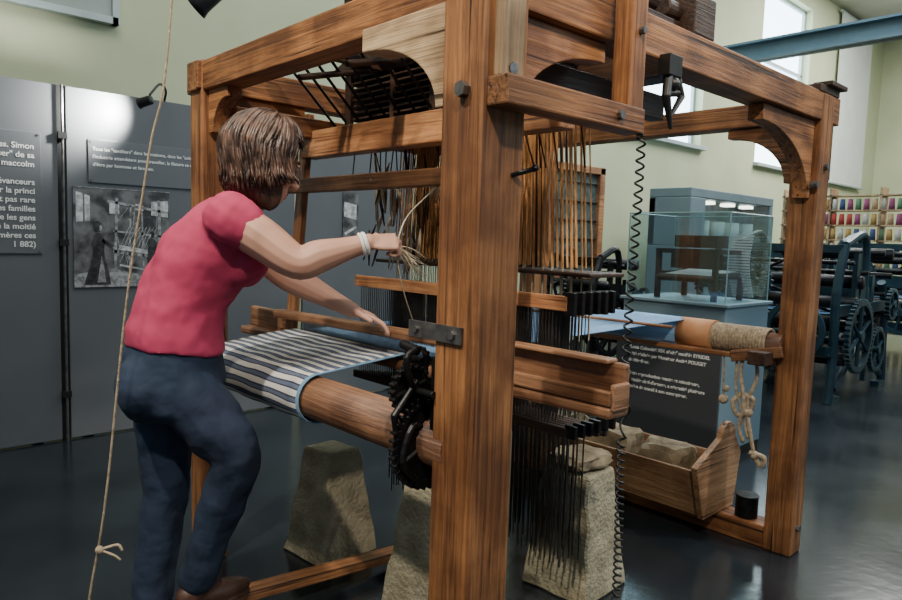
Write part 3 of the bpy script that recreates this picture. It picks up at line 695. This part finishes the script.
Ls=V((-.11,1.06,1.375)); Le=V((.005,.93,1.21)); Lw=V((.185,.79,1.095))
sh=MB()
torso(sh,[(-.325,1.02,.975,.150,.182,ang,.1),(-.325,1.02,1.03,.146,.176,ang,.1),(-.31,1.01,1.12,.138,.164,ang,.15),(-.270,.99,1.21,.148,.168,ang,.2),(-.232,.965,1.29,.150,.175,angs,.3),(-.205,.945,1.36,.120,.175,angs,.3),(-.193,.935,1.405,.085,.150,angs,.3),(-.180,.93,1.437,.065,.09,angs,.3)])
fA=V((math.cos(angs),math.sin(angs),0)); lA=V((-fA.y,fA.x,0))
for s in (-1,1): sh.ell(V((-.228,.96,1.255))+fA*.09+lA*s*.075,(fA*.08,lA*.075,V((0,0,.078))))
limb(sh,[V((-.20,.89,1.375)),Rs,Rs.lerp(Re,.14),Rs.lerp(Re,.20)],[.08,.078,.074,.073])
limb(sh,[V((-.18,.97,1.375)),Ls,Ls.lerp(Le,.12),Ls.lerp(Le,.18)],[.08,.076,.072,.071])
remeshed(sh,'shirt',M['shirt'],.008,5,.5,.020)
sk=MB()
limb(sk,[Rs,Rs.lerp(Re,.5),Re,Re.lerp(Rw,.3),Re.lerp(Rw,.7),Rw],[.064,.062,.051,.050,.035,.027])
limb(sk,[Ls,Ls.lerp(Le,.5),Le,Le.lerp(Lw,.3),Le.lerp(Lw,.7),Lw],[.062,.059,.048,.047,.034,.027])
HC=V((-.110,.848,1.555))
fh=V((.88,-.22,-.34)).normalized(); lh=V((0,0,1)).cross(fh).normalized(); uh=fh.cross(lh).normalized()
def H(f,l,u): return HC+fh*f+lh*l+uh*u
limb(sk,[V((-.195,.93,1.385)),V((-.170,.915,1.445)),H(-.03,0,-.06)],[.065,.055,.052])
sk.ell(H(0,0,.02),(fh*.094,lh*.077,uh*.102),20,12); sk.ell(H(.03,0,-.055),(fh*.062,lh*.056,uh*.066),16,10)
sk.tube([H(.085,0,.02),H(.105,0,-.01),H(.112,0,-.022)],[.010,.013,.012],8); sk.ball(H(.105,0,-.022),.014); 
for s in (-1,1):
    sk.ell(H(-.005,s*.079,-.005),(fh*.018,lh*.008,uh*.03),10,8); sk.ball(H(.098,s*.012,-.024),.009); sk.ell(H(.082,s*.032,.036),(fh*.012,lh*.02,uh*.007),8,6); sk.ball(H(.062,s*.04,-.02),.022)
def hand(mb,w,fw,nrm,side,curls,thumb):
    fw=V(fw).normalized(); nrm=V(nrm); nrm=(nrm-fw*nrm.dot(fw)).normalized(); sd=fw.cross(nrm); sd=sd*(1 if sd.dot(V(side))>0 else -1)
    c=w+fw*.045
    mb.ell(c,(fw*.052,sd*.040,nrm*.016),14,8); mb.ell(w+fw*.075,(fw*.018,sd*.040,nrm*.013),12,6); mb.ell(w+fw*.015,(fw*.03,sd*.028,nrm*.02),12,6)
    for i,(off,L,r) in enumerate(((.031,.072,.0088),(.0105,.080,.0090),(-.0105,.074,.0086),(-.031,.058,.0078))):
        p=w+fw*.080+sd*off; d=fw+sd*off*2.2; d.normalize(); P=[p-fw*.02,p]; Rr=[r*1.05,r*1.05]; a=0
        for j,fr_ in enumerate((.45,.30,.25)):
            a+=curls[j]*(1+.12*(i-1)); dd=d*math.cos(a)+nrm*math.sin(a); p=p+dd*L*fr_; P.append(p); Rr.append(r*(.98-.08*j))
        mb.tube(P,Rr,8); 
        for q,rr in zip(P,Rr): mb.ball(q,rr*1.02,8,6)
    p=w+fw*.025+sd*.030; P=[w+fw*.02+sd*.015,p]; d1=(sd*thumb[0]+fw*thumb[1]+nrm*thumb[2]).normalized(); P.append(p+d1*.034); d2=(sd*thumb[0]*.3+fw*thumb[1]+nrm*thumb[2]*1.5).normalized(); P.append(P[-1]+d2*.026)
    mb.tube(P,[.014,.0125,.010,.0085],8)
    for q,rr in zip(P,[.014,.0125,.010,.0085]): mb.ball(q,rr,8,6)
hand(sk,Rw,(.85,-.45,.05),(.25,.5,-.8),(.0,.4,.9),(1.0,1.25,.8),(.5,.7,.9))
hand(sk,Lw,(.76,-.55,-.33),(-.2,.1,-1),(-.55,-.75,.1),(.20,.40,.35),(.8,.7,.1))
remeshed(sk,'skin_body',M['skin'],.0036,2)
m=MB()
for s in (-1,1): m.ball(H(.078,s*.031,.022),.0125,12,10)
m.obj('eyes',M['eye'],WO,smooth=True)
m=MB()
for s in (-1,1): m.ball(H(.086,s*.031,.021),.0062,10,8)
m.obj('irises',M['iris'],WO,smooth=True)
m=MB(); m.tube(catmull([H(.074,-.024,-.058),H(.090,-.010,-.053),H(.091,0,-.055),H(.090,.010,-.053),H(.074,.024,-.058)],4),[.002]+[.0045]*15+[.002],6); m.tube(catmull([H(.074,-.022,-.060),H(.088,-.008,-.065),H(.088,.008,-.065),H(.074,.022,-.060)],4),[.002]+[.005]*11+[.002],6); m.obj('lips',M['lip'],WO,smooth=True)
m=MB()
for s in (-1,1): m.tube(catmull([H(.088,s*.014,.045),H(.086,s*.032,.052),H(.070,s*.052,.044)],4),.0035,6)
m.obj('eyebrows',M['hair'],WO,smooth=True)
# hair: soft wavy bob reaching the nape
hb=MB(); dn=V((0,0,-1))
hb.ell(H(-.024,0,.04),(fh*.110,lh*.110,uh*.108),24,14)
hb.ell(H(-.050,0,.0)+dn*.04,(fh*.084,lh*.110,V((0,0,.105))),20,12)
hb.ell(H(-.055,0,.0)+dn*.095,(fh*.072,lh*.100,V((0,0,.058))),20,12)
for s in (-1,1): hb.ell(H(-.015,s*.090,-.02)+dn*.03,(fh*.058,lh*.028,V((0,0,.095))),12,10)
remeshed(hb,'hair_base',M['hair'],.006,4)
m=MB(); rd=random.Random(3)
for k in range(1200):
    phi=rd.uniform(-pi,pi); ap=abs(phi); front=ap<.9
    P=[];Rr=[]; ph0=rd.uniform(0,6); n=18
    nz=noise.noise(V((math.cos(phi)*2.2,math.sin(phi)*2.2,0)))*6
    w=.004+.003*rd.random()
    tst=rd.uniform(.0,1.1) if not front else rd.uniform(0,.35)
    back=(1-math.cos(phi))/2
    drop=0 if front else (.055+.12*back)*rd.uniform(.72,1.0)
    tend=rd.uniform(.85,1.05) if front else 1.57
    arcl=(tend-tst)*.120; tot=arcl+drop
    lift=rd.uniform(0,.014)
    for j in range(n):
        q=j/(n-1); sd_=q*tot
        wv=math.sin(sd_*38+nz+.3*ph0)*w*(.3+q)
        tang=.07*math.sin(sd_*34+nz*1.3+.3*ph0)*(.3+.7*q)
        rad=.120+lift+wv
        pp=phi+tang+(.10*(1 if phi>0 else -1)*q if (not front and ap<1.7) else 0)
        if sd_<=arcl or arcl<0:
            t=tst+sd_/.120
            h=math.sin(t)*rad; z=math.cos(t)*rad
            p=H(-.024+h*math.cos(pp),h*math.sin(pp),.036+z)
        else:
            e_=sd_-arcl; out=V((fh.x*math.cos(pp)+lh.x*math.sin(pp),fh.y*math.cos(pp)+lh.y*math.sin(pp),0))
            p=H(-.024+rad*math.cos(pp),rad*math.sin(pp),.036)+dn*e_*1.0 + out*(.20*e_-1.9*e_*e_ + (.10*(q-.85) if q>.85 else 0))
            if ap>2.2: p+=fh*.06*e_
        P.append(p); Rr.append(.0064*(1-.75*q**3)*(.5+.5*min(1,q*5)))
    m.tube(P,Rr,5)
hm=pmat('brown_hair_locks',(.028,.014,.010),(.17,.095,.066),22,rough=.40,bump=.1,spread=(.40,.72))
m.obj('hair_locks',hm,WO,smooth=True)
jn=MB()
torso(jn,[(-.325,1.02,.99,.138,.170,ang,.1),(-.33,1.03,.95,.150,.184,ang,.1),(-.335,1.03,.88,.160,.194,ang,.1),(-.33,1.03,.80,.145,.190,ang,.0),(-.325,1.03,.76,.11,.16,ang,.0)])
f=V((math.cos(ang),math.sin(ang),0)); l=V((-f.y,f.x,0))
for s in (-1,1): jn.ell(V((-.355,1.03,.875))-f*.06+l*s*.085,(f*.09,l*.09,V((0,0,.11))))
Rh=V((-.34,.94,.88)); Rk=V((-.225,.80,.655)); Ra=V((-.300,.915,.25))
Lh=V((-.33,1.11,.88)); Lk_=V((-.33,1.10,.50)); La=V((-.385,1.10,.09))
limb(jn,[Rh,Rh.lerp(Rk,.5),Rk,Rk.lerp(Ra,.35),Rk.lerp(Ra,.75),Ra+V((0,0,.0))],[.106,.098,.077,.072,.062,.060])
limb(jn,[Lh,Lh.lerp(Lk_,.5),Lk_,Lk_.lerp(La,.35),Lk_.lerp(La,.75),La],[.108,.096,.075,.072,.064,.062])
remeshed(jn,'jeans',M['jean'],.009,4,.5,.022)
so=MB()
def shoe(a,d,drop):
    d=V(d).normalized(); s=V((-d.y,d.x,0)).normalized(); z=V((0,0,1)); c=V(a)-z*drop
    so.ell(c+d*.07+z*.035,(d*.125,s*.043,z*.036),16,8); so.ell(c-d*.02+z*.045,(d*.055,s*.038,z*.045),14,8); so.ell(c+d*.02+z*.07,(d*.06,s*.036,z*.04),14,8)
    so.ell(c+d*.06+z*.008,(d*.135,s*.046,z*.012),16,6)
    so.tube([c+z*.06,V(a)+z*.04],[.04,.042],12)
shoe(Ra,(.93,.10,-.07),.105); shoe(La,(.95,-.2,0),.09)
remeshed(so,'shoes',M['shoe'],.006,3)
m=MB(); d=(Rw-Re).normalized(); x=d.orthogonal().normalized(); y=d.cross(x); c=Rw-d*.012
m.tube([c+(x*math.cos(t*pi/10)+y*math.sin(t*pi/10))*.031 for t in range(21)],.006,8); m.tube([c-d*.012+(x*math.cos(t*pi/10)+y*math.sin(t*pi/10))*.032 for t in range(21)],.005,8)
m.obj('bracelet',M['white'],WO,smooth=True)
fwd=V((.85,-.45,.05)).normalized(); g=Rw+fwd*.095+V((.0,.02,-.022))
m=MB()
m.tube(catmull([(.40,.60,1.53),g+V((.05,.01,.10)),g],6),.0025,6)
rd=random.Random(5)
for k in range(14):
    q=g+V((.05+rd.uniform(0,.08),rd.uniform(-.04,.02),-.03-rd.uniform(0,.07)))
    m.tube(catmull([g+V((0,0,.01)),(g+q)/2+V((0,0,rd.uniform(-.01,.02))),q],5),.0016,5)
m.tube(catmull([g,g+V((.03,.0,-.12)),V((.33,.62,1.04))],6),.002,6)
m.obj('picking_cord',M['cordw'],LOOM,smooth=True)

# ------------------------------------------------------------------ light
w=bpy.data.worlds.new("world"); SC.world=w; w.use_nodes=True; bg=w.node_tree.nodes['Background']; bg.inputs[0].default_value=(.70,.85,.95,1); bg.inputs[1].default_value=.30
def area(name,loc,to,size,e,col,sy=None):
    L=bpy.data.lights.new(name,'AREA'); L.energy=e; L.size=size; L.color=col
    if sy: L.shape='RECTANGLE'; L.size_y=sy
    o=bpy.data.objects.new(name,L); COL.objects.link(o); o.location=loc; o.rotation_euler=(V(to)-V(loc)).to_track_quat('-Z','Y').to_euler()
def spot(name,loc,to,e,col,ang,blend=.6,soft=.08):
    L=bpy.data.lights.new(name,'SPOT'); L.energy=e; L.spot_size=math.radians(ang); L.spot_blend=blend; L.color=col; L.shadow_soft_size=soft
    o=bpy.data.objects.new(name,L); COL.objects.link(o); o.location=loc; o.rotation_euler=(V(to)-V(loc)).to_track_quat('-Z','Y').to_euler()
area('overhead_fill_near',(0,1.5,6.4),(0.3,2.2,0),3,180,(1,.97,.88))  # added fill under the ceiling above loom and panels, no fixture modelled
area('overhead_fill_mid',(6,1,6.4),(6,1.5,0),4,400,(.88,.96,1))  # added cool fill so the middle of the room gets enough light
area('overhead_fill_far',(13,1,6.4),(13,1.5,0),4,800,(.98,.98,.92))  # added fill brightening the far end of the room, not a fixture
area('cool_fill_right',(4,-4.5,5),(3,1,.5),3,140,(.7,.88,1))  # added bluish area light on the right; the ceiling has no skylight
spot('gallery_spot_weaver',(-2.2,.3,4.2),(0,.9,1.0),560,(1,.91,.76),40)
spot('gallery_spot_loom',(-1.6,-2.0,4.0),(.6,.2,.9),400,(1,.87,.70),55)
spot('gallery_spot_side',(2.6,-2.0,4.2),(1.4,.4,.6),300,(1,.9,.78),50)
spot('cord_fill_spot',(-.6,-1.9,3.6),(.8,.5,1.45),180,(1,.85,.62),22)  # added spot to brighten the harness cords shaded by the top beams
